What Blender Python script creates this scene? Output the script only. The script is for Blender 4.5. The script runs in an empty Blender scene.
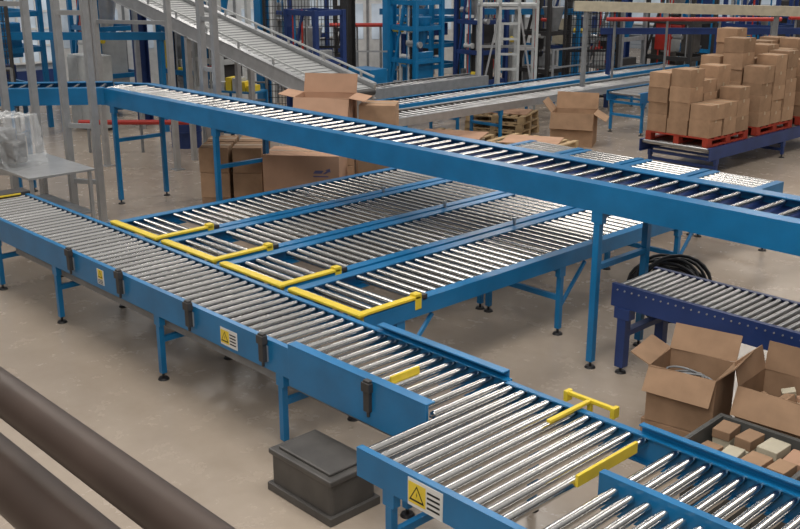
import bpy, bmesh, math, random
from mathutils import Vector, Matrix
random.seed(7)
S=bpy.context.scene
COL=S.collection
S.view_settings.view_transform='Standard'
# ------------------------------------------------------------ materials
def mat(name,c,rough=.5,metal=0.,noise=.08,scale=8.,bump=0.,rnd=0.,c2=None,emit=0.,spec=.5,trans=0.,alpha=1.):
    m=bpy.data.materials.new(name);m.use_nodes=True
    nt=m.node_tree;N=nt.nodes;L=nt.links
    b=N['Principled BSDF']
    b.inputs['Roughness'].default_value=rough;b.inputs['Metallic'].default_value=metal
    b.inputs['Specular IOR Level'].default_value=spec
    b.inputs['Transmission Weight'].default_value=trans;b.inputs['Alpha'].default_value=alpha
    tc=N.new('ShaderNodeTexCoord')
    nz=N.new('ShaderNodeTexNoise');nz.inputs['Scale'].default_value=scale;nz.inputs['Detail'].default_value=6
    L.new(tc.outputs['Object'],nz.inputs['Vector'])
    mx=N.new('ShaderNodeMix');mx.data_type='RGBA'
    c2=c2 or tuple(x*(1-noise*2.5) for x in c)
    mx.inputs[6].default_value=(*c,1);mx.inputs[7].default_value=(*c2,1)
    cr=N.new('ShaderNodeMapRange');cr.inputs[1].default_value=.35;cr.inputs[2].default_value=.7
    L.new(nz.outputs['Fac'],cr.inputs[0]);L.new(cr.outputs[0],mx.inputs[0])
    out=mx.outputs[2]
    if rnd:
        oi=N.new('ShaderNodeObjectInfo');hs=N.new('ShaderNodeHueSaturation')
        mr=N.new('ShaderNodeMapRange');mr.inputs[3].default_value=1-rnd;mr.inputs[4].default_value=1+rnd
        L.new(oi.outputs['Random'],mr.inputs[0]);L.new(mr.outputs[0],hs.inputs['Value']);L.new(out,hs.inputs['Color']);out=hs.outputs[0]
    L.new(out,b.inputs['Base Color'])
    if bump:
        bp=N.new('ShaderNodeBump');bp.inputs['Strength'].default_value=bump;bp.inputs['Distance'].default_value=.01
        L.new(nz.outputs['Fac'],bp.inputs['Height']);L.new(bp.outputs[0],b.inputs['Normal'])
    if emit:
        L.new(out,b.inputs['Emission Color']);b.inputs['Emission Strength'].default_value=emit
    return m
BLUE=mat('blue_paint',(.008,.175,.41),.33,noise=.10,scale=3)
BLUE_D=mat('dark_blue_paint',(.018,.045,.17),.42,noise=.12,scale=3)
YEL=mat('yellow_paint',(.80,.60,.04),.42,noise=.06)
CHROME=mat('chrome_roller_steel',(.62,.615,.60),.18,1.,noise=0,scale=20,rnd=.10)
ZINC=mat('zinc_roller_steel',(.52,.515,.50),.22,1.,noise=0,scale=20,rnd=.14)
DULL=mat('dull_roller_steel',(.36,.36,.36),.30,1.,noise=0,scale=20,rnd=.14)
ALU=mat('aluminium',(.48,.49,.50),.36,.6,noise=.06)
GREYM=mat('grey_machine_paint',(.24,.25,.26),.5,noise=.1)
LGREY=mat('light_grey_panel',(.50,.52,.52),.5,noise=.06)
DARK=mat('dark_grey_plastic',(.045,.043,.043),.5,noise=.1)
BLACK=mat('black_rubber',(.012,.012,.014),.5,noise=.1)
MOTOR=mat('grey_cast_metal',(.10,.094,.088),.5,.1,noise=.12,scale=6,bump=.1)
CARD=mat('cardboard',(.38,.245,.155),.85,noise=.10,scale=5,rnd=.18,spec=.15)
CARD_P=mat('pinkish_cardboard',(.50,.31,.21),.85,noise=.06,scale=4,spec=.15)
TAPE=mat('packing_tape',(.43,.32,.21),.35,noise=.04)
WOOD=mat('pale_wood',(.52,.38,.22),.8,noise=.18,scale=7,rnd=.1,spec=.2)
REDP=mat('red_painted_wood',(.38,.05,.03),.7,noise=.15,spec=.2)
RED=mat('red_paint',(.45,.035,.025),.45)
BEIGE=mat('beige_steel',(.55,.50,.38),.5)
RAILM=mat('dark_bronze_handrail',(.058,.040,.032),.45,.3,noise=.1)
BELT=mat('pale_belt',(.36,.37,.37),.6,noise=.06,scale=4)
PLAST=mat('clear_plastic_film',(.85,.88,.90),.10,noise=.05,scale=14,bump=1.,alpha=.26)
WHITE=mat('white_paint',(.74,.75,.74),.5,noise=.06)
CRATE=mat('grey_crate_plastic',(.09,.09,.085),.5,noise=.06)
INK=mat('faint_blue_print',(.13,.13,.27),.8)
BLK=mat('black_print',(.01,.01,.01),.8)
GLASS=mat('daylit_pane',(.55,.63,.71),.2,noise=.25,scale=.9,emit=.35)
def wallmat(name,c,c2):
    m=mat(name,c,.65,noise=.05,scale=1.5);nt=m.node_tree;N=nt.nodes;L=nt.links
    b=N['Principled BSDF'];tc=N.new('ShaderNodeTexCoord')
    w=N.new('ShaderNodeTexWave');w.wave_type='BANDS';w.bands_direction='Z';w.inputs['Scale'].default_value=2.2
    L.new(tc.outputs['Object'],w.inputs['Vector'])
    mx=N.new('ShaderNodeMix');mx.data_type='RGBA';mx.inputs[6].default_value=(*c2,1)
    src=b.inputs['Base Color'].links[0].from_socket
    L.new(src,mx.inputs[7]);r=N.new('ShaderNodeMapRange');r.inputs[1].default_value=.0;r.inputs[2].default_value=.15
    L.new(w.outputs['Fac'],r.inputs[0]);L.new(r.outputs[0],mx.inputs[0]);L.new(mx.outputs[2],b.inputs['Base Color'])
    return m
WALL=wallmat('ribbed_wall_panel',(.36,.40,.45),(.21,.25,.30))
def floormat():
    m=bpy.data.materials.new('worn_concrete');m.use_nodes=True;nt=m.node_tree;N=nt.nodes;L=nt.links
    b=N['Principled BSDF'];tc=N.new('ShaderNodeTexCoord')
    def nz(s,d=8,r=.6):
        n=N.new('ShaderNodeTexNoise');n.inputs['Scale'].default_value=s;n.inputs['Detail'].default_value=d;n.inputs['Roughness'].default_value=r
        L.new(tc.outputs['Object'],n.inputs['Vector']);return n
    a=nz(.5,5);bq=nz(3.5,10,.7);cc=nz(40,4);st=nz(1.4,6,.65)
    r=N.new('ShaderNodeValToRGB');r.color_ramp.elements[0].position=.3;r.color_ramp.elements[0].color=(.355,.292,.232,1)
    r.color_ramp.elements[1].position=.7;r.color_ramp.elements[1].color=(.44,.37,.30,1)
    L.new(a.outputs['Fac'],r.inputs[0])
    def mul(src,n,lo,hi,dark,fac):
        mx=N.new('ShaderNodeMix');mx.data_type='RGBA';mx.blend_type='MULTIPLY';mx.inputs[0].default_value=fac
        r2=N.new('ShaderNodeValToRGB');r2.color_ramp.elements[0].position=lo;r2.color_ramp.elements[0].color=(*dark,1)
        r2.color_ramp.elements[1].position=hi;r2.color_ramp.elements[1].color=(1,1,1,1)
        L.new(n.outputs['Fac'],r2.inputs[0]);L.new(src,mx.inputs[6]);L.new(r2.outputs[0],mx.inputs[7]);return mx.outputs[2]
    o=mul(r.outputs[0],bq,.3,.6,(.6,.58,.56),.22);o=mul(o,st,.33,.47,(.66,.63,.60),.22)
    L.new(o,b.inputs['Base Color'])
    rr=N.new('ShaderNodeMapRange');rr.inputs[3].default_value=.18;rr.inputs[4].default_value=.34
    L.new(bq.outputs['Fac'],rr.inputs[0]);L.new(rr.outputs[0],b.inputs['Roughness'])
    bp=N.new('ShaderNodeBump');bp.inputs['Strength'].default_value=.05;bp.inputs['Distance'].default_value=.005
    L.new(cc.outputs['Fac'],bp.inputs['Height']);L.new(bp.outputs[0],b.inputs['Normal'])
    return m
FLOOR=floormat()
# ------------------------------------------------------------ mesh helpers
class M:
    def __init__(s): s.b=bmesh.new()
    def box(s,x0,x1,y0,y1,z0,z1,mx=None,mi=0):
        vs=[s.b.verts.new(v) for v in [(x0,y0,z0),(x1,y0,z0),(x1,y1,z0),(x0,y1,z0),(x0,y0,z1),(x1,y0,z1),(x1,y1,z1),(x0,y1,z1)]]
        if mx:
            for v in vs: v.co=mx@v.co
        for f in [(0,3,2,1),(4,5,6,7),(0,1,5,4),(1,2,6,5),(2,3,7,6),(3,0,4,7)]:
            q=s.b.faces.new([vs[i] for i in f]);q.material_index=mi
        return s
    def cyl(s,p,q,r,seg=16,r2=None,mi=0,smooth=True):
        p=Vector(p);q=Vector(q);d=(q-p).normalized();r2=r if r2 is None else r2
        a=d.orthogonal().normalized();c=d.cross(a)
        A=[];B=[]
        for i in range(seg):
            t=2*math.pi*i/seg;o=a*math.cos(t)+c*math.sin(t)
            A.append(s.b.verts.new(p+o*r));B.append(s.b.verts.new(q+o*r2))
        for i in range(seg):
            f=s.b.faces.new([A[i],A[(i+1)%seg],B[(i+1)%seg],B[i]]);f.smooth=smooth;f.material_index=mi
        for V in (A[::-1],B):
            f=s.b.faces.new(V);f.material_index=mi
            for e in f.edges:e.smooth=False
        return s
    def beam(s,p,q,w,h=None,mi=0):
        p=Vector(p);q=Vector(q);h=h or w;d=q-p;l=d.length;d.normalize()
        up=Vector((0,0,1)) if abs(d.z)<.95 else Vector((0,1,0))
        sd=up.cross(d).normalized();u2=d.cross(sd)
        mx=Matrix((( d.x,sd.x,u2.x,p.x),(d.y,sd.y,u2.y,p.y),(d.z,sd.z,u2.z,p.z),(0,0,0,1)))
        return s.box(0,l,-w/2,w/2,-h/2,h/2,mx,mi)
    def prof(s,pts,x0,x1,mi=0):
        A=[s.b.verts.new((x0,y,z)) for y,z in pts];B=[s.b.verts.new((x1,y,z)) for y,z in pts];n=len(pts)
        for i in range(n): s.b.faces.new([A[i],B[i],B[(i+1)%n],A[(i+1)%n]]).material_index=mi
        s.b.faces.new(A[::-1]);s.b.faces.new(B);return s
    def poly(s,pts,mi=0):
        s.b.faces.new([s.b.verts.new(p) for p in pts]).material_index=mi;return s
    def mesh(s,name,*mats):
        bmesh.ops.recalc_face_normals(s.b,faces=s.b.faces)
        me=bpy.data.meshes.new(name);s.b.to_mesh(me);s.b.free()
        for m in mats: me.materials.append(m)
        return me
def put(name,me,parent=None,loc=(0,0,0),rot=(0,0,0),label=None,cat=None,group=None,bev=0,kind=None):
    if isinstance(me,tuple): me=me[0].mesh(name,*me[1:])
    o=bpy.data.objects.new(name,me);COL.objects.link(o);o.parent=parent;o.location=loc;o.rotation_euler=rot
    if label:o['label']=label
    if cat:o['category']=cat
    if group:o['group']=group
    if kind:o['kind']=kind
    if bev and me:
        m=o.modifiers.new('bevel','BEVEL');m.width=bev;m.segments=2;m.limit_method='ANGLE'
    return o
def empty(name,loc,rot=0,label=None,cat=None,group=None):
    o=put(name,None,None,loc,(0,0,rot),label,cat,group);o.empty_display_size=.2;return o
def G(F,R,z=0): return (-.723*F+.691*R,.691*F+.723*R,z)
# ------------------------------------------------------------ shell
put('floor',(M().box(-30,8,-6,36,-.2,0),FLOOR),kind='structure')
put('wall_left',(M().box(-26.3,-26,-6,36,0,7),WALL),kind='structure')
put('wall_back',(M().box(-26,8,33,33.3,0,7),WALL),kind='structure')
def window(n,wall,c,w,h,z,nx,nz):
    m=M();t=.05
    for i in range(nx+1):
        a=-w/2+w*i/nx;m.box(a-t/2,a+t/2,-.06,.02,0,h)
    for j in range(nz+1):
        b=h*j/nz;m.box(-w/2-t/2,w/2+t/2,-.055,.02,b-t/2,b+t/2)
    loc,rot=((-25.98,c,z),(0,0,math.radians(90))) if wall=='l' else ((c,32.98,z),(0,0,0))
    o=put(f'window_{n}',(m,WHITE),None,loc,rot,kind='structure')
    put('pane',(M().box(-w/2,w/2,-.02,-.01,0,h),GLASS),o)
k=1
for c,w,z in [(8,2.4,.9),(12.2,3.2,.7),(16.5,3.0,.8),(21.5,2.6,.8),(25.8,2.5,.8),(30,2.4,.7)]:
    window(k,'l',c,w,2.6,z,6,6);k+=1
for c,w,z in [(-22,4,.9),(-15.5,3.4,.9),(-11,3.5,.9)]:
    window(k,'b',c,w,2.4,z,6,4);k+=1
put('trim_1',(M().box(-26,-25.94,-6,33,0,.5),BLUE_D),kind='structure')
# ------------------------------------------------------------ conveyors
def rollermesh(len_,r,m,seg=20):
    q=M();q.cyl((0,.0,0),(0,len_,0),r*.32,6,smooth=False)
    q.cyl((0,.028,0),(0,len_-.028,0),r,seg)
    q.cyl((0,.02,0),(0,.0279,0),r*.8,seg,r2=r*.97);q.cyl((0,len_-.0279,0),(0,len_-.02,0),r*.97,seg,r2=r*.8)
    return q.mesh('roller',m)
def channel(L,z,h,fl,t=.01,flip=1):
    f=flip
    return M().prof([(0,z-h),(0,z),(f*fl,z),(f*fl,z-t),(f*t,z-t),(f*t,z-h+t),(f*fl,z-h+t),(f*fl,z-h)],0,L)
def foot(parent,x,y):
    put('foot',(M().cyl((x,y,0),(x,y,.018),.05,14,r2=.04).cyl((x,y,.018),(x,y,.1),.012,8),BLACK),parent)
def legframe(root,x,W,top,m,w=.05,bar=True,brace=False,ys=None,zb=.34):
    ys=ys or (.035,W-.035)
    q=M()
    for y in ys: q.box(x-w/2,x+w/2,y-w/2,y+w/2,.06,top); q.box(x-w*.9,x+w*.9,y-w*.55,y+w*.55,top-.1,top)
    if bar:q.box(x-w/2+.004,x+w/2-.004,ys[0]+w/2,ys[1]-w/2,zb,zb+.05);q.box(x-w/2+.004,x+w/2-.004,ys[0]+w/2,ys[1]-w/2,top-.06,top-.012)
    if brace:
        for y in ys: q.beam((x,y,top-.42),(x+.38,y,top-.03),.03)
    lf=put('leg_frame',(q,m),root,bev=.003)
    for y in ys: foot(lf,x,y)
def conveyor(label,loc,ang,L,W,z,pitch,r,rail=BLUE,rm=CHROME,rh=.2,fl=.045,legs=(),drop=.0,x0=.06,skip=(),legm=None,near=(0,None),brace=False,group=None,name='roller_conveyor',zb=.34,lw=.05,inset=.012):
    root=empty(name,loc,math.radians(ang),label,'conveyor',group)
    n0,n1=near[0],(near[1] if near[1] is not None else L)
    put('side_rail',(channel(n1-n0,z,rh,fl),rail),root,loc=(n0,0,0))
    put('side_rail',(channel(L,z,rh,fl,flip=-1),rail),root,loc=(0,W,0))
    me=rollermesh(W-2*inset,r,rm)
    n=int((L-x0-.03)/pitch)+1
    for i in range(n):
        x=x0+i*pitch
        if any(a<x<b for a,b in skip):continue
        put('roller',me,root,loc=(x,inset,z-r-drop))
    xx=.35
    while xx<L-.1:
        put('cross_member',(M().box(xx-.02,xx+.02,.012,W-.012,z-rh+.012,z-rh+.045),rail),root);xx+=1.2
    for x in legs: legframe(root,x,W,z-rh+.001,legm or rail,brace=brace,zb=zb,w=lw)
    return root
A=conveyor('long blue roller conveyor with bright chrome rollers',(-11.3,3.95,0),0,7.455,.74,.83,.115,.028,legs=(.9,2.3,4.2,5.9,7.2),near=(0,7.35),drop=.010,rh=.235)
put('end_cover',(M().box(-.05,.18,-.02,.76,.66,.86),DARK),A,bev=.006)
put('end_strip',(M().box(.181,.2,.1,.64,.835,.85),YEL),A)
put('drip_tray',(M().box(.2,5.6,.05,.69,.625,.632),DARK),A)
def sensor(root,x,z=.83):
    s=put('sensor_box',(M().box(x-.028,x+.028,-.05,-.012,z-.17,z+.05).box(x-.038,x+.038,-.06,-.01,z-.03,z+.035).cyl((x,-.03,z-.17),(x,-.03,z-.21),.012,8),DARK),root,bev=.004)
    put('mounting_bracket',(M().box(x-.03,x+.03,-.012,-.002,z-.17,z-.05),ALU),s)
for x in (2.75,3.68,4.78,5.76,6.9): sensor(A,x)
put('rail_extension_plate',(M().box(6.05,7.42,-.022,-.002,.56,.875).box(6.05,7.42,-.022,.055,.869,.879),BLUE),A,bev=.002)
put('rail_extension_plate',(M().box(6.2,7.42,.742,.756,.60,.875).box(6.2,7.42,.69,.756,.869,.879),BLUE),A,bev=.002)
put('cable_duct',(M().box(1.2,7.0,.1,.2,.46,.52),GREYM),A)
def wlabel(root,x,y,z,w,h):
    o=put('warning_label',(M().box(x,x+w,y-.003,y,z,z+h),WHITE),root)
    s=min(w,h*.62) if h>w else min(w*.5,h)
    cx,cz=(x+w/2,z+h-s*.5) if h>w else (x+w*.27,z+h/2)
    put('label_panel',(M().box(cx-s*.5,cx+s*.5,y-.0045,y-.003,cz-s*.48,cz+s*.48),YEL),o)
    t=M();a=s*.44
    tri=lambda k,yy,mi:t.poly([(cx-a*k,yy,cz-a*.8*k),(cx+a*k,yy,cz-a*.8*k),(cx,yy,cz+a*.9*k)],mi)
    tri(1,y-.0052,0);tri(.74,y-.006,1)
    t.poly([(cx-a*.08,y-.0066,cz-a*.05),(cx+a*.12,y-.0066,cz+a*.4),(cx+a*.02,y-.0066,cz+a*.02),(cx+a*.12,y-.0066,cz+a*.02),(cx-a*.1,y-.0066,cz-a*.48),(cx,y-.0066,cz-a*.05)],0)
    put('hazard_triangle',(t,BLK,YEL),o)
    q=M()
    if h>w:
        for i in range(3): q.box(x+w*.12,x+w*.88,y-.0045,y-.003,z+h*(.07+.1*i),z+h*(.11+.1*i))
    else:
        for i in range(4): q.box(x+w*.56,x+w*.92,y-.0045,y-.003,z+h*(.18+.18*i),z+h*(.25+.18*i))
    put('label_text',(q,BLK),o)
wlabel(A,3.22,0,.64,.12,.14)
wlabel(A,5.18,-.001,.625,.22,.14)
def stopbar(root,x,y0,y1,z,h=.07):
    put('stop_bar',(M().box(x-.01,x+.01,y0,y1,z-h,z),YEL),root,bev=.003)
stopbar(A,6.93,.14,.40,.86)
Wc=conveyor('wide blue roller conveyor with long chrome rollers and warning sign',(-3.84,3.33,0),0,2.9,1.33,.83,.1,.031,legs=(.25,2.4),drop=.006,rh=.18,skip=((1.08,9),),x0=.045)
wlabel(Wc,.42,-.001,.652,.26,.165)
rl=rollermesh(.70,.031,CHROME);rs=rollermesh(.55,.031,CHROME)
for i in range(17):
    x=1.26+i*.1
    put('roller',rl,Wc,loc=(x,.012,.793)); put('roller',rs,Wc,loc=(x,.765,.793))
put('divider_rail',(M().box(1.14,2.9,.715,.725,.64,.85).box(1.14,2.9,.755,.765,.64,.85).box(1.14,2.9,.715,.765,.845,.857),BLUE),Wc,bev=.002)
put('far_guide_plate',(M().box(1.0,2.9,1.335,1.345,.66,.88).box(1.0,2.9,1.30,1.345,.873,.883),BLUE),Wc,bev=.002)
stopbar(Wc,1.08,.6,1.16,.855,.07)
tg=M();tg.box(.40,.76,1.40,1.43,.84,.865).box(.56,.59,1.0,1.40,.842,.863).box(.56,.59,1.402,1.428,.66,.845)
tg.box(.39,.42,1.385,1.445,.80,.87).box(.74,.77,1.385,1.445,.80,.87)
put('tee_stop',(tg,YEL),Wc,bev=.004)
for i in range(4):
    xr=-5.39-.993*i
    Ln=conveyor('blue accumulation lane of zinc rollers with yellow corner guard' ,(xr,4.72,0),90,6.9,.95,.82,.118,.028,rm=ZINC,rh=.14,fl=.10,legs=(.45,2.55,4.6,6.6),drop=.004,group='parallel accumulation lanes',brace=True,skip=((.60,.70),),inset=.085,x0=.14 )
    g=M().box(-.01,.07,-.01,.88,.83,.852).box(.07,.66,-.005,.06,.83,.852).box(.0,.05,.0,.05,.70,.856).box(.0,.05,.82,.88,.70,.856).box(.60,.67,-.005,.065,.74,.872)
    put('corner_guard',(g,YEL),Ln,bev=.004)
    put('guard_bracket',(M().box(.68,.74,.0,.05,.80,.85),DARK),Ln,bev=.004)
    for x in (3.0,):
        put('sensor_bracket',(M().box(x,x+.025,-.005,.015,.8,.865).box(x-.01,x+.035,-.01,.02,.86,.885),ALU),Ln)
O=conveyor('elevated blue roller conveyor on tall square legs',(-13.2,6.8,0),0,11.8,.82,1.65,.19,.024,rm=ZINC,rh=.235,fl=.14,legs=(.2,2.75,8.47,11.5),drop=.012,zb=.9,lw=.06,inset=.12)
put('roller_bed_pan',(M().box(.1,11.7,.012,.808,1.545,1.555),BLUE_D),O)
q=M()
for z0,z1,pts in ((1.64,1.65,[(0,.82),(0,.68),(-.43,.40),(-.55,.49)]),(1.415,1.43,[(0,0),(0,.82),(-.55,.49)]),(1.545,1.555,[(0,0),(0,.82),(-.55,.49)])):
    lo=[(x,y,z0) for x,y in pts];hi=[(x,y,z1) for x,y in pts]
    q.poly(lo);q.poly(hi)
    for i in range(len(pts)):
        j=(i+1)%len(pts);q.poly([lo[i],lo[j],hi[j],hi[i]])
q.beam((0,.815,1.532),(-.55,.485,1.532),.012,.235)
q.beam((.01,.003,1.532),(-.03,-.03,1.532),.012,.235)
put('bend_plate',(q,BLUE),O)
for a in (.4,.75):
    e=rollermesh(.60,.024,ZINC);put('roller',e,O,loc=(-.06*a*2-.03,.10,1.614),rot=(0,0,math.radians(52*a*.6)))
O2=conveyor('elevated blue conveyor branch on tall legs',(-16.23,2.95,0),52,4.90,.82,1.65,.19,.024,rm=ZINC,rh=.235,fl=.14,legs=(.5,3.6),drop=.012,zb=.9,lw=.06,inset=.12)
put('roller_bed_pan',(M().box(.0,4.87,.012,.808,1.545,1.555),BLUE_D),O2)
R=conveyor('dark blue roller conveyor with closely spaced steel rollers',(-4.6,6.9,0),0,4.2,.68,.8,.070,.027,rail=BLUE_D,rm=DULL,rh=.2,legs=(.12,2.0,4.0),drop=.0,lw=.085)
q=M()
for i in range(58): q.cyl((.06+.07*i,-.006,.755),(.06+.07*i,0,.755),.008,6)
put('bolt_row',(q,ALU),R,kind='stuff')
# ------------------------------------------------------------ far conveyors
conveyor('long grey sided roller conveyor beside a twin line',(-12.2,11.3,0),90,11.4,.8,.8,.17,.028,rail=ALU,rm=DULL,legs=(.5,3,6,9,11.1),legm=BLUE,drop=.03,fl=.07,rh=.14,group='twin far conveyors')
conveyor('long blue sided roller conveyor beside a twin line',(-13.3,11.3,0),90,11.4,.8,.8,.17,.028,rail=BLUE,rm=DULL,legs=(.5,3,6,9,11.1),drop=.03,fl=.07,group='twin far conveyors')
conveyor('grey roller conveyor standing behind the twin line',(-14.4,12.4,0),90,4,.6,.95,.17,.028,rail=GREYM,rm=DULL,legs=(.5,3.7),drop=.02,fl=.05)
conveyor('short blue roller conveyor standing on slim legs',(-10.9,16.9,0),90,2.6,.8,.85,.13,.028,rm=DULL,legs=(.15,2.4),drop=.02,fl=.06)
conveyor('low dark blue pallet conveyor carrying loaded pallets',(-7.95,14.4,0),90,5.4,1.3,.5,.14,.035,rail=BLUE_D,rm=DULL,rh=.2,legs=(.3,2.6,5.1),zb=.12)
def pallet(loc,rot,m,label,w=1.2,d=1.0,group=None):
    q=M()
    for i in range(7):
        x=-w/2+i*(w-.1)/6; q.box(x,x+.1,-d/2,d/2,.122,.144)
    for y in (-d/2,-.05,d/2-.1):
        q.box(-w/2,w/2,y,y+.1,.1,.122);q.box(-w/2,w/2,y,y+.1,0,.022)
        for x in (-w/2,-.07,w/2-.14): q.box(x,x+.14,y+.001,y+.099,.022,.1)
    return put('pallet',(q,m),None,loc,(0,0,rot),label,'pallet',group)
for y in (15.1,16.7,18.3): pallet((-8.6,y,.5),math.radians(90),REDP,'red painted wooden pallet loaded with cartons',1.3,1.15,group='red pallets')
def carton(loc,w,d,h,rot=0,label='closed brown cardboard carton stacked on a pallet',group=None,m=None,tape=True):
    o=put('cardboard_box',(M().box(-w/2,w/2,-d/2,d/2,0,h),m or CARD),None,loc,(0,0,rot),label,'box',group,bev=.006)
    if tape: put('tape',(M().box(-w/2-.002,w/2+.002,-.03,.03,h-.07,h+.002),TAPE),o)
    return o
cms=[];
for (w_,d_,h_) in ((.185,.20,.24),(.18,.195,.28),(.175,.185,.20)):
    cms.append((M().box(-w_,w_,-d_,d_,0,h_).mesh('cardboard_box',CARD),M().box(-w_-.002,w_+.002,-.025,.025,h_-.05,h_+.002).mesh('tape',TAPE),h_))
def cell(x,y,z,jit):
    me,tp,h=random.choice(cms)
    o=bpy.data.objects.new('cardboard_box',me);COL.objects.link(o);o.location=(x+random.uniform(-.008,.008),y+random.uniform(-.008,.008),z);o.rotation_euler=(0,0,random.uniform(-jit,jit))
    o['label']='closed brown cardboard carton stacked on a red pallet';o['category']='box';o['group']='cartons stacked on red pallets'
    t=bpy.data.objects.new('tape',tp);COL.objects.link(t);t.parent=o
    return h
for (py,hts) in [(15.1,((4,4,4),(4,4,4),(2,2,3))),(16.7,((5,6,5),(6,5,5),(4,5,5))),(18.3,((5,5,4),(5,5,5),(4,4,4)))]:
    for ix in range(3):
        for iy in range(3):
            z=.646
            for l in range(hts[ix][iy]):
                z+=cell(-9.0+.395*ix,py-.43+.43*iy,z,.08 if l==hts[ix][iy]-1 else .03)+.001
def openbox(loc,w,d,h,rot,label,flaps,m=CARD,wallt=.008):
    q=M();t=wallt
    q.box(-w/2,w/2,-d/2,d/2,0,t).box(-w/2,w/2,-d/2,-d/2+t,t,h).box(-w/2,w/2,d/2-t,d/2,t,h).box(-w/2,-w/2+t,-d/2+t,d/2-t,t,h).box(w/2-t,w/2,-d/2+t,d/2-t,t,h)
    o=put('open_cardboard_box',(q,m),None,loc,(0,0,rot),label,'box')
    for side,ang in flaps.items():
        f=M()
        if side in 'fb':
            f.box(-w/2,w/2,-t/2,t/2,0,d/2*.95);s=-1 if side=='f' else 1
            put('flap',(f,m),o,(0,s*(d/2-t/2),h),(-s*math.radians(ang),0,random.uniform(-.05,.05)))
        else:
            f.box(-t/2,t/2,-d/2,d/2,0,d/2*.8);s=-1 if side=='l' else 1
            put('flap',(f,m),o,(s*(w/2-t/2),0,h),(0,s*math.radians(ang),random.uniform(-.05,.05)))
    return o
def clutter(c,w,d,z,n,mats,name,label,cat,smin=.05,smax=.13):
    for i in range(n):
        a,b,cc=[random.uniform(smin,smax) for _ in range(3)]
        put(name,(M().box(-a/2,a/2,-b/2,b/2,0,cc*.6),random.choice(mats)),None,(c[0]+random.uniform(-w/2,w/2),c[1]+random.uniform(-d/2,d/2),z+random.uniform(0,.03)),(random.uniform(-.3,.3),random.uniform(-.3,.3),random.random()*3),label,cat,group=label,bev=.005)
openbox((-3.40,6.20,.20),.5,.42,.43,math.radians(10),'open worn brown carton with raised flaps holding coiled cables',{'f':150,'b':30,'l':65,'r':45})
carton((-3.40,6.20,0),.53,.44,.195,math.radians(4),'low brown carton under an open carton')
openbox((-2.76,6.42,.10),.56,.44,.48,math.radians(3),'tall open worn brown carton with upright flaps',{'f':155,'b':12,'l':15,'r':60})
carton((-2.76,6.42,0),.54,.43,.095,0,'low closed brown carton beneath a taller one')
clutter((-2.76,6.42),.32,.24,.42,9,[CARD,CARD,BEIGE,CARD_P],'small_part','small loose part inside an open carton','part',.05,.14)
def coil(name,c,r,n,th,m,label,cat,rot=(0,0,0),mess=.12,drift=1.2):
    cu=bpy.data.curves.new(name,'CURVE');cu.dimensions='3D';cu.bevel_depth=th;cu.bevel_resolution=2
    sp=cu.splines.new('POLY');N=n*28;sp.points.add(N-1)
    for i in range(N):
        t=2*math.pi*i/28;rr=r*(1+mess*math.sin(i*.37)+mess*.8*math.sin(i*.053+1)+mess*.5*math.sin(i*.21));sp.points[i].co=(rr*math.cos(t)+mess*.3*math.sin(i*.03),rr*math.sin(t)*.85,th+th*drift*(i/28)+mess*.25*math.sin(i*.13),1)
    tmp=bpy.data.objects.new('t',cu);COL.objects.link(tmp)
    dg=bpy.context.evaluated_depsgraph_get();me=bpy.data.meshes.new_from_object(tmp.evaluated_get(dg));bpy.data.objects.remove(tmp)
    me.materials.clear();me.materials.append(m)
    for p in me.polygons:p.use_smooth=True
    return put(name,me,None,c,rot,label,cat)
coil('cable_coil',(-3.40,6.20,.46),.13,7,.008,GREYM,'grey cable coiled inside an open carton','cable')
coil('hose_coil',(-4.58,7.88,.49),.27,18,.015,BLACK,'messy black hose coil behind the dark blue conveyor','hose',(math.radians(62),0,math.radians(10)),.2,.9)
def crate(loc,w,d,h,rot,label):
    t=.012;q=M()
    q.box(-w/2,w/2,-d/2,d/2,0,t).box(-w/2,w/2,-d/2,-d/2+t,t,h).box(-w/2,w/2,d/2-t,d/2,t,h).box(-w/2,-w/2+t,-d/2+t,d/2-t,t,h).box(w/2-t,w/2,-d/2+t,d/2-t,t,h)
    o=put('plastic_crate',(q,CRATE),None,loc,(0,0,rot),label,'crate',bev=.003)
    r=M();e=.02
    r.box(-w/2-e,w/2+e,-d/2-e,-d/2,h-.03,h).box(-w/2-e,w/2+e,d/2,d/2+e,h-.03,h).box(-w/2-e,-w/2,-d/2,d/2,h-.03,h).box(w/2,w/2+e,-d/2,d/2,h-.03,h)
    put('rim',(r,CRATE),o)
    for i in range(5):
        x=-w/2+.06+i*(w-.12)/4;put('rib',(M().box(x-.006,x+.006,-d/2-.012,-d/2,.02,h-.03),CRATE),o)
    return o
crate((-2.62,5.66,.24),.72,.54,.22,.03,'dark grey plastic crate filled with small packed parts')
crate((-2.62,5.66,0),.70,.52,.235,.03,'dark grey plastic crate supporting another crate')
for i in range(4):
    for j in range(2):
        z=.26
        for l in range(random.choice((2,3,3))):
            h=random.uniform(.045,.075);a=random.uniform(.055,.072);b=random.uniform(.08,.10)
            put('small_carton',(M().box(-a,a,-b,b,0,h),random.choice((CARD,CARD,CARD,BEIGE,CARD_P,WHITE))),None,(-2.875+.168*i,5.54+.235*j,z),(0,0,random.uniform(-.12,.12)),'flat packed carton inside a grey crate','box','small cartons in a grey crate',bev=.004);z+=h+.001
mb=empty('motor_housing',(-4.66,3.74,0),0,'bulky dark grey metal motor housing standing on the concrete floor','machine')
put('body',(M().box(-.31,.31,-.19,.19,.012,.30),MOTOR),mb,bev=.022)
put('skirt',(M().box(-.335,.335,-.215,.215,.0,.06),MOTOR),mb,bev=.006)
put('lid',(M().box(-.325,.325,-.205,.205,.275,.315).box(-.27,.27,-.16,.16,.315,.335),MOTOR),mb,bev=.010)
hr=empty('guard_railing',(-5.9,.52,0),0,'dark bronze tubular guard railing in front of the gallery','railing')
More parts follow.
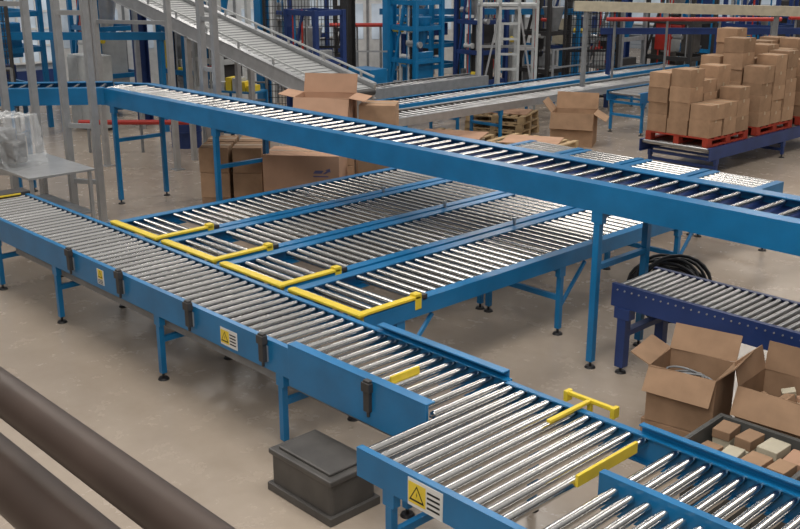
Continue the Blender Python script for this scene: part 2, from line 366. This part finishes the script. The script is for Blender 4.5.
put('handrail',(M().cyl((-.3,0,2.865),(7.2,0,2.865),.030,28),RAILM),hr)
put('lower_rail',(M().cyl((-.3,-.02,2.742),(7.2,-.02,2.742),.044,28),RAILM),hr)
for x in (0,7.0): put('post',(M().cyl((x,0,0),(x,0,2.86),.026,16).cyl((x,0,0),(x,0,.02),.08,16),RAILM),hr)
# ------------------------------------------------------------ left area
tb=empty('work_table',(-11.85,5.2,0),0,'dull grey metal topped work table','table')
put('table_top',(M().box(-.85,.55,-.42,.42,.93,.96),ALU),tb,bev=.004)
for x in (-.8,.5):
    for y in (-.37,.37): put('leg',(M().box(x-.02,x+.02,y-.02,y+.02,0,.93),ALU),tb)
put('shelf',(M().box(-.8,.5,-.38,.38,.4,.42),GREYM),tb)
def wrapped(loc,w,d,h,label):
    q=bmesh.new();bmesh.ops.create_cube(q,size=1);bmesh.ops.subdivide_edges(q,edges=q.edges[:],cuts=9,use_grid_fill=True)
    for v in q.verts:
        v.co=Vector((v.co.x*w,v.co.y*d,(v.co.z+.5)*h))
        if v.co.z>.02: v.co+=Vector((random.uniform(-1,1),random.uniform(-1,1),random.uniform(-1,1)))*.025
        v.co.x*=1-.2*v.co.z/h;v.co.y*=1-.2*v.co.z/h
    me=bpy.data.meshes.new('wrap');q.to_mesh(me);q.free();me.materials.append(PLAST)
    o=put('wrapped_bundle',me,None,loc,(0,0,.4),label,'package')
    put('wrapped_part',(M().box(-w*.36,-w*.02,-d*.3,d*.3,.04,h*.7),GREYM),o,bev=.02)
    put('wrapped_part',(M().box(w*.02,w*.34,-d*.3,d*.1,.04,h*.5),DARK),o,bev=.02)
    put('wrapped_part',(M().cyl((w*.15,d*.2,.04),(w*.15,d*.2,h*.6),.05,12),GREYM),o)
    return o
wrapped((-12.25,4.98,.96),.72,.55,.62,'bundle wrapped in crumpled clear plastic film')
def frame2(pts,h,levels,label,w=.085):
    o=empty('aluminium_frame',(0,0,0),0,label,'frame',group='tall aluminium frames')
    for x,y in pts:
        a=w/2;b=.014;c=.02
        q=M().box(x-a+.001,x+a-.001,y-c,y+c,.012,h).box(x-c,x+c,y-a+.001,y+a-.001,.012,h)
        for sx in (-1,1):
            for sy in (-1,1):
                q.box(*sorted((x+sx*a,x+sx*b)),*sorted((y+sy*a,y+sy*b)),.0121,h)
        put('profile',(q,ALU),o);put('base_plate',(M().box(x-.09,x+.09,y-.09,y+.09,0,.012),ALU),o)
    for z in levels:
        for a,b in zip(pts,pts[1:]):
            put('cross_member',(M().beam((a[0],a[1],z),(b[0],b[1],z),.045,.06),ALU),o)
frame2(((-12.25,6.15),(-12.58,5.92)),4.2,(.55,1.3,2.75),'tall paired aluminium profile posts with cross members')
frame2(((-13.0,5.7),(-13.35,5.45),(-14.1,5.0)),4.2,(.6,2.85),'tall aluminium profile posts with cross members')
frame2(((-12.1,7.98),(-12.38,7.95)),2.9,(.8,1.9,2.6),'paired aluminium profile posts with cross members')
frame2(((-14.5,8.7),(-15.6,8.0)),4.2,(1.2,2.4,2.9),'tall aluminium profile posts with cross members')
IC=empty('inclined_conveyor',(0,0,0),0,'pale inclined belt conveyor on aluminium posts','conveyor')
sl=.215;y0,y1=9.35,10.35
def iz(x):return 1.42+sl*(-11.25-x)
xa,xb=-11.4,-20.
for y in (y0,y1):
    put('side_frame',(M().beam((xa,y,iz(xa)),(xb,y,iz(xb)),.05,.22).beam((xa,y,iz(xa)+.12),(xb,y,iz(xb)+.12),.10,.015).beam((xa,y,iz(xa)-.11),(xb,y,iz(xb)-.11),.08,.015),ALU),IC)
    put('guard_strip',(M().beam((xa,y,iz(xa)+.22),(xb,y,iz(xb)+.22),.015,.03),LGREY),IC)
    for i in range(9):
        x=xa-.3-i*.9;put('guard_bracket',(M().box(x-.015,x+.015,y-.015,y+.015,iz(x)+.1,iz(x)+.22),ALU),IC)
ym=(y0+y1)/2;bw=y1-y0-.1
put('belt',(M().beam((xa,ym,iz(xa)+.04),(xb,ym,iz(xb)+.04),bw,.03),BELT),IC)
q=M()
for i in range(60):
    x=xa-.05-.14*i;q.box(x-.012,x+.012,y0+.07,y1-.07,iz(x)+.052,iz(x)+.062)
put('belt_rib',(q,GREYM),IC,kind='stuff')
put('return_pan',(M().beam((xa,ym,iz(xa)-.05),(xb,ym,iz(xb)-.05),bw,.015),GREYM),IC)
put('end_drum',(M().cyl((xa+.02,y0+.03,iz(xa)),(xa+.02,y1-.03,iz(xa)),.05,16),DARK),IC)
for x in (-11.8,-14.6,-15.0,-18.5):
    for y in (y0,y1):
        put('support_post',(M().box(x-.04,x+.04,y-.04,y+.04,.0,iz(x)-.1),ALU),IC)
# cartons below the incline
fc=math.radians(46.3)
bb=carton(G(12.95,-1.24),1.0,.62,1.0,fc-.12,'large pinkish-brown carton printed with a small blue emblem',m=CARD_P)
em=M();ey=-.313
em.poly([(.16,ey,.77),(.27,ey,.77),(.30,ey,.81),(.19,ey,.81)]).poly([(.285,ey,.765),(.345,ey,.81),(.315,ey,.815),(.38,ey,.84),(.39,ey,.79),(.37,ey,.795),(.315,ey,.765)]).box(.16,.36,ey-.001,ey+.001,.725,.74)
put('printed_emblem',(em,INK),bb)
for l in range(3): carton(G(14.3,-.30,.48*l),.52,.5,.475,fc-.1,'brown carton in a tall stack beside a larger carton',group='tall carton stack')
carton(G(13.2,-.33,0),.50,.42,.88,fc+.1,'plain brown carton standing beside a larger carton')
for i,dr in enumerate((-2.47,-2.03)):
    for dF in (0,.5):
        for l in range(3): carton(G(13.3+dF,dr,.34*l),.39,.45,.335,fc+math.radians(random.uniform(-3,3)),'small brown carton in a stack on the floor',group='floor stack of small cartons')
carton(G(14.2,-1.05,0),.8,.6,.6,fc,'large closed brown carton at the bottom of a stack')
carton(G(14.2,-1.05,.605),.8,.6,.5,fc,'large closed brown carton beneath an open one')
openbox(G(14.2,-1.05,1.11),.78,.58,.45,fc-.15,'large open brown carton with folded back flaps',{'f':150,'l':80,'r':100,'b':20},m=CARD_P)
# pallets and wood
pw='stacked pale wooden pallets on the floor'
for i in range(3): pallet(G(20,2.05,.147*i),.3+.05*i,WOOD,pw,1.2,1.0,group='stack of wooden pallets')
for i in range(2): pallet(G(18.2,.95,.147*i),.1+.05*i,WOOD,pw,1.2,1.0,group='low stack of wooden pallets')
for i in range(2): pallet(G(17.6,2.35,.147*i),.15,WOOD,pw,1.3,1.0,group='low stack of wooden pallets')
for F,R_,z,w,d,m,l in ((18.2,.95,.295,1.2,.8,CARD_P,'flat cardboard sheet lying on wooden pallets'),(17.6,2.35,.295,1.0,.8,CARD_P,'pale flat cardboard sheet lying on wooden pallets'),(20,2.05,.445,1.1,.7,CARD_P,'flat cardboard sheet lying on wooden pallets')):
    put('cardboard_sheet',(M().box(-w/2,w/2,-d/2,d/2,0,.012),m),None,G(F,R_,z),(0,0,.5),l,'cardboard')
openbox(G(18.9,3.3),.8,.65,.62,.5,'tall open brown carton with one flap raised',{'f':160,'b':10,'r':120,'l':40})
# ------------------------------------------------------------ background machines
def machine(F,R,w,d,h,m,label,body=None,shelf=(.9,),panel=None,rot=0):
    o=empty('machine_frame',G(F,R),rot,label,'machine')
    t=.09
    for x in (-w/2,w/2):
        for y in (-d/2,d/2): put('upright',(M().box(x-t/2,x+t/2,y-t/2,y+t/2,0,h),m),o)
    for z in list(shelf)+[h-.06]:
        for y in (-d/2,d/2): put('cross_beam',(M().box(-w/2+t/2,w/2-t/2,y-.03,y+.03,z-.05,z+.05),m),o)
        for x in (-w/2,w/2): put('cross_beam',(M().box(x-.03,x+.03,-d/2+t/2,d/2-t/2,z-.05,z+.05),m),o)
    put('brace',(M().beam((-w/2,-d/2,shelf[0]),(w/2*.1,-d/2,h-.1),.05),m),o)
    if body:
        n=4
        for i in range(n):
            a=-w*.44+i*w*.22;hh=h*random.uniform(.2,.8);z0=random.choice((.15,.15,h*.3,h*.45))
            put('body',(M().box(a,a+w*random.uniform(.12,.21),-d*.38,d*.38*random.uniform(.3,1),z0,max(hh,z0+.3)),random.choice((body,body,LGREY,GREYM,BLUE_D,BLUE,DARK))),o,bev=.02)
        for i in range(7):
            a=random.uniform(-.45,.3)*w;z0=h*random.uniform(.2,.75)
            put('cylinder',(M().cyl((a,-d*.44,z0),(a+random.uniform(.15,.45),-d*.44,z0),random.uniform(.03,.09),12),random.choice((LGREY,GREYM,ALU,BLACK,YEL,RED))),o)
        for i in range(5):
            a=w*random.uniform(-.42,.42);put('conduit',(M().cyl((a,-d*.48,.1),(a,-d*.48,h),.02,8),random.choice((ALU,BLACK,BLUE,RED,LGREY))),o)
        a=w*random.uniform(-.3,.3);put('hopper',(M().cyl((a,0,h*.6),(a,0,h*.85),.12,12,r2=.28),random.choice((GREYM,BLUE,ALU))),o)
    if panel:
        put('control_panel',(M().box(-w*.3,w*.02,-d*.5,-d*.46,h*.32,h*.52),panel),o,bev=.01)
    return o
specs=[(21,-8.4,1.9,1.3,3.2,BLUE,'blue framed production machine with dark body',BLUE_D,(.8,1.6,2.3),LGREY),
(22.6,-6.5,1.2,1.0,3.2,BLUE,'blue framed production machine with white control panel',LGREY,(.9,1.9),WHITE),
(22.3,-4.6,1.0,.9,3.2,BLUE,'blue framed machine with pale cabinet',LGREY,(1.,1.9),YEL),
(20.6,-3.6,.9,.7,3.2,LGREY,'grey framed machine with dark body',DARK,(.8,1.4),BLUE),
(20.5,-1.7,.9,.7,2.4,BLUE_D,'dark blue framed machine with grey body',GREYM,(.8,1.4),LGREY),
(27,-2.9,1.6,1.2,3.4,BLUE_D,'dark blue framed machine with grey body',LGREY,(.7,1.4,2.),GREYM),
(28.5,-.9,1.6,1.0,3.4,DARK,'dark framed machine with white panel',LGREY,(.7,1.4,2.),WHITE),
(25.5,.7,1.3,1.1,3.4,BLUE,'blue press frame with grey drive',BLUE,(.8,1.3,1.9),LGREY),
(24.6,1.95,.8,.9,3.4,BLUE_D,'narrow dark blue lifting frame with grey cylinders',GREYM,(.5,1.2,1.9),None),
(22.6,.35,.8,.8,2.5,BLUE,'blue lifting frame with pale body',LGREY,(.5,1.2,1.9),None),
(27.5,3.1,1.3,1.0,3.4,GREYM,'grey machine frame with pale body',LGREY,(1.,2.),WHITE),
(28,4.9,1.5,1.2,3.4,BLUE_D,'dark blue machine frame with grey body',GREYM,(1.,2.),BEIGE),
(26,5.5,1.0,1.0,2.2,GREYM,'low grey machine frame with dark body',DARK,(.7,1.4),LGREY),
(25.2,3.55,.9,.8,2.6,DARK,'dark machine frame with grey body',GREYM,(.7,1.6),BLUE),
(26.3,7.2,1.3,1.1,3.4,DARK,'dark machine frame with red control panel',MOTOR,(.9,1.8),RED),
(28.6,8.3,1.6,1.2,3.4,BLUE,'blue machine frame with dark body',DARK,(.9,1.7),WHITE),
(26.0,9.1,1.4,1.,2.6,BLUE_D,'dark blue machine frame with dark body',DARK,(.9,1.7),YEL),
(29,10.5,1.6,1.2,3.4,BLUE_D,'dark blue frame with pale cabinet',LGREY,(.9,1.8),BLUE),
(27,12.3,1.6,1.2,3.4,GREYM,'grey frame with pale cabinet',LGREY,(.9,1.8),BLUE),
(29.6,-3.6,1.6,1.,3.4,BLUE,'blue rack near the wall',BLUE_D,(.7,1.5,2.1),WHITE),
(32,.6,2.2,1.2,3.4,GREYM,'grey cabinet machine near the wall',LGREY,(1.,1.8),WHITE),
(31.5,2.9,1.8,1.2,3.4,BLUE,'blue rack with dark cabinets near the wall',BLUE_D,(1.,1.8),WHITE),
(33,5.5,2.2,1.2,3.4,BLUE,'blue rack standing near the wall',GREYM,(1.,1.8),YEL)]
for s in specs: machine(*s)
st=empty('access_stair',G(22.9,2.4),fc,'wide bare aluminium access stair with ladder rungs','stair')
for x in (-.62,-.2,.22,.62):
    for y in (-.3,.3): put('upright',(M().box(x-.03,x+.03,y-.03,y+.03,0,3.0),LGREY),st)
for i in range(8):
    z=.3+.33*i
    put('rung',(M().box(-.2,.22,-.32,-.28,z,z+.05),LGREY),st)
for z in (.5,1.4,2.3):
    put('cross_member',(M().box(-.62,.62,.28,.32,z,z+.06),ALU),st);put('cross_member',(M().box(.22,.62,-.32,-.28,z,z+.06),ALU),st)
put('brace',(M().beam((-.6,-.3,.3),(-.22,-.3,2.2),.04),ALU),st);put('brace',(M().beam((.6,-.3,.3),(.24,-.3,2.2),.04),ALU),st)
put('platform',(M().box(-.65,.65,-.33,.33,2.35,2.4),LGREY),st)
def railing(a,b,h,m,label):
    o=empty('safety_railing',(0,0,0),0,label,'railing');a=Vector(a);b=Vector(b);n=max(2,int((b-a).length/.9)+1)
    for i in range(n):
        p=a.lerp(b,i/(n-1));put('post',(M().box(p.x-.02,p.x+.02,p.y-.02,p.y+.02,0,h),m),o)
    for z in (h*.35,h*.68,h):
        put('rail',(M().beam((a.x,a.y,z),(b.x,b.y,z),.035),m),o)
railing(G(21.9,-4.2),G(21.9,-2.9),1.15,GREYM,'grey steel safety railing beside machines')
railing(G(24.6,7.6),G(24.6,9.0),1.6,BLUE_D,'dark blue safety railing beside machines')
railing(G(23.4,-1.0),G(23.4,.0),1.3,ALU,'aluminium safety railing beside machines')
railing((-14.7,19.0,0),(-14.7,20.4,0),1.3,ALU,'aluminium safety railing beside the far conveyors')
railing(G(19.0,-7.9),G(19.0,-7.3),1.4,GREYM,'grey steel safety railing beside machines')
def cabinet(F,R,w,d,h,m,label):
    o=empty('storage_cabinet',G(F,R),0,label,'cabinet')
    put('body',(M().box(-w/2,w/2,-d/2,d/2,.05,h),m),o,bev=.01)
    for s in (-1,0):
        dd=put('door',(M().box(s*w/2+.01,(s+1)*w/2-.01,-d/2-.02,-d/2,.1,h-.05),m),o)
        put('handle',(M().box(.03 if s==0 else -.06,.06 if s==0 else -.03,-d/2-.04,-d/2-.02,h*.5,h*.6),DARK),dd)
    put('plinth',(M().box(-w/2+.03,w/2-.03,-d/2+.03,d/2-.03,0,.05),DARK),o)
cabinet(20.6,-6.3,.9,.5,1.5,LGREY,'pale grey steel cabinet with two doors')
cabinet(26.5,-6.2,1.2,.5,1.9,LGREY,'pale grey steel cabinet with two doors')
cabinet(21.8,-.7,.7,.5,1.1,BLUE,'low blue steel cabinet with two doors')
def drum(F,R_,m,label):
    o=empty('steel_drum',G(F,R_),0,label,'drum')
    put('shell',(M().cyl((0,0,0),(0,0,.88),.28,20).cyl((0,0,.28),(0,0,.31),.292,20).cyl((0,0,.58),(0,0,.61),.292,20),m),o)
    put('lid',(M().cyl((0,0,.88),(0,0,.9),.285,20),GREYM),o)
drum(21.6,7.0,BLUE,'blue steel drum standing on the floor');drum(22.3,7.6,GREYM,'grey steel drum standing on the floor');drum(18.6,-4.0,BLUE_D,'dark blue steel drum standing on the floor')
def trolley(F,R_,label,rot=.4,m=BLUE,n=5):
    o=empty('tool_trolley',G(F,R_),rot,label,'trolley')
    for x in (-.4,.4):
        for y in (-.25,.25):
            put('upright',(M().box(x-.02,x+.02,y-.02,y+.02,.1,1.0),m),o);put('wheel',(M().cyl((x-.02,y,.05),(x+.02,y,.05),.05,14),BLACK),o)
    for z in (.2,.6,.97): put('shelf',(M().box(-.42,.42,-.27,.27,z,z+.03),m),o)
    for i in range(n):
        x=-.3+.15*i;put('bin',(M().box(x-.06,x+.06,-.2,.1,1.0,1.0+random.uniform(.1,.25)),random.choice((YEL,RED,GREYM,LGREY,BLUE_D))),o)
trolley(19.0,-3.0,'blue tool trolley with parts bins');trolley(19.0,5.3,'blue tool trolley with parts bins',.2)
def partition(F,R,w,h,label,m=WHITE,rot=fc,nx=3):
    o=empty('partition_panel',G(F,R),rot,label,'partition')
    put('panel',(M().box(-w/2,w/2,-.03,.03,0,h),m),o)
    for i in range(nx+1):
        x=-w/2+w*i/nx;put('frame_strip',(M().box(x-.03,x+.03,-.05,-.031,0,h),GREYM),o)
    for i in range(nx):
        x=-w/2+w*(i+.5)/nx
        put('window_pane',(M().box(x-w/nx*.33,x+w/nx*.33,-.04,-.031,1.3,2.2),GLASS),o)
partition(24.2,-6.9,2.4,3.2,'white partition wall with glazed panels')
partition(24.3,-3.9,1.9,3.2,'white partition wall with glazed panels',nx=2)
partition(26.8,-.85,1.3,3.2,'white partition wall with glazed panels',nx=2)
partition(29.5,4.0,2.0,3.2,'white partition wall with glazed panels',nx=4)
partition(30.2,1.3,1.8,3.2,'white partition wall with glazed panels',nx=3)
partition(31,9.7,3.4,3.2,'pale grey partition wall with glazed panels',m=LGREY,nx=5)
def fence(F,R,w,h,m,label,rot=0):
    o=empty('mesh_guard',G(F,R),rot,label,'fence')
    for x in (-w/2,w/2): put('post',(M().box(x-.03,x+.03,-.03,.03,0,h),m),o)
    q=M()
    for i in range(int(w/.07)):
        x=-w/2+.05+i*.07;q.box(x-.006,x+.006,-.006,.006,.1,h)
    for i in range(int(h/.14)):
        z=.12+i*.14;q.box(-w/2+.03,w/2-.03,-.006,.006,z-.006,z+.006)
    put('wire_mesh',(q,m),o,kind='stuff')
    for z in (.1,h*.5,h): put('rail',(M().box(-w/2+.03,w/2-.03,-.02,.02,z-.025,z+.025),m),o)
fence(22.3,-2.1,1.7,3.0,BLACK,'black wire mesh machine guard',fc)
fence(24.6,4.6,1.3,2.4,BLACK,'black wire mesh machine guard',math.radians(50))
fence(25.0,10.6,1.8,2.6,DARK,'dark wire mesh machine guard',fc)
fence(19.6,-8.3,1.6,2.6,DARK,'dark wire mesh machine guard',fc)
for F,R_,m in ((22.6,-1.15,DARK),(24.5,-.25,BLUE),(30.5,6.7,BLUE_D),(25,-8.4,BLUE),(21.2,-5.4,BLUE_D),(23,-3.1,BLUE)):
    o=empty('support_column',G(F,R_),0,'steel support column standing on the floor','column')
    put('shaft',(M().box(-.12,.12,-.12,-.1,0.02,6).box(-.12,.12,.1,.12,0.02,6).box(-.01,.01,-.1,.1,0.02,6),m),o);put('base_plate',(M().box(-.2,.2,-.2,.2,0,.02),m),o)
def gantry(a,b,m,pm,w,h,label):
    bt=empty('beam_gantry',(0,0,0),0,label,'beam');a=Vector(a);b=Vector(b)
    put('beam',(M().beam(a,b,w,h),m),bt)
    for f in (.03,.5,.97):
        p=a.lerp(b,f);put('post',(M().box(p.x-.04,p.x+.04,p.y-.04,p.y+.04,0,p.z-h/2),pm),bt)
gantry(G(21.3,3.6,2.42),G(21.3,12,2.22),BEIGE,GREYM,.12,.2,'beige steel beam on slim grey posts')
gantry(G(25,-.5,2.1),G(25,4.5,2.1),BLUE,BLUE,.1,.14,'blue steel beam on slim posts')
gantry(G(20.2,-9,1.9),G(20.2,-4.6,1.9),BLUE,BLUE,.1,.15,'blue steel beam on slim posts')
gantry(G(23.5,4.6,1.75),G(23.5,12,1.75),BLUE_D,BLUE_D,.1,.14,'dark blue steel beam on slim posts')
def pipe(p,q,r,m,label):
    o=empty('pipe_run',(0,0,0),0,label,'pipe')
    put('pipe',(M().cyl(p,q,r,12),m),o)
    p=Vector(p);q=Vector(q)
    for f in (.05,.35,.65,.95):
        c=p.lerp(q,f);put('stand',(M().box(c.x-.02,c.x+.02,c.y-.02,c.y+.02,0,c.z),GREYM),o)
pipe(G(18.0,-5.8,.55),G(18.0,-2.6,.55),.045,RED,'long red pipe on short stands')
pipe(G(21.0,-.6,.75),G(21.0,.2,.75),.045,RED,'red pipe on short stands')
pipe(G(24.3,9.2,2.0),G(24.3,12.5,1.95),.05,RED,'long red pipe on tall stands')
pipe(G(22.9,4.6,2.05),G(22.9,8.5,2.05),.045,RED,'long red pipe on tall stands')
pipe(G(26.2,-1.8,1.7),G(26.2,0.2,1.7),.05,RED,'red pipe on tall stands')
# ------------------------------------------------------------ lights
w=bpy.data.worlds.new('World');S.world=w;w.use_nodes=True;nt=w.node_tree;N=nt.nodes;L=nt.links
bg=N['Background'];tc=N.new('ShaderNodeTexCoord');sx=N.new('ShaderNodeSeparateXYZ');r=N.new('ShaderNodeValToRGB')
L.new(tc.outputs['Generated'],sx.inputs[0]);L.new(sx.outputs['Z'],r.inputs[0]);L.new(r.outputs[0],bg.inputs['Color'])
e=r.color_ramp.elements;e[0].position=.25;e[0].color=(.045,.043,.042,1);e[1].position=.75;e[1].color=(.80,.775,.75,1)
bg.inputs['Strength'].default_value=.72
def area(loc,sx,sy,p,c=(1,.945,.88),rot=(0,0,0)):
    l=bpy.data.lights.new('ceiling_or_fill_lamp','AREA');l.shape='RECTANGLE';l.size=sx;l.size_y=sy;l.energy=p;l.color=c
    o=bpy.data.objects.new('ceiling_or_fill_lamp',l);COL.objects.link(o);o.location=loc;o.rotation_euler=rot
for x,p in ((-20,260),(-11,215),(-3,235)):
    for y in (4,13,23):
        area((x,y,7.5),2.2,3.6,p*(1.2 if y>20 else 1))
area((-.5,-1.5,6.5),4,4,300,rot=(math.radians(58),0,math.radians(46)))  # added soft fill from the camera side, brightens upright faces; no ceiling fitting
# ------------------------------------------------------------ camera
cd=bpy.data.cameras.new('camera');cam=bpy.data.objects.new('camera',cd);COL.objects.link(cam)
cd.sensor_width=36;cd.lens=45;cam.location=(0,0,3.5);cam.rotation_euler=(math.radians(72.6),0,math.radians(46.3));cd.clip_start=.02
S.camera=cam
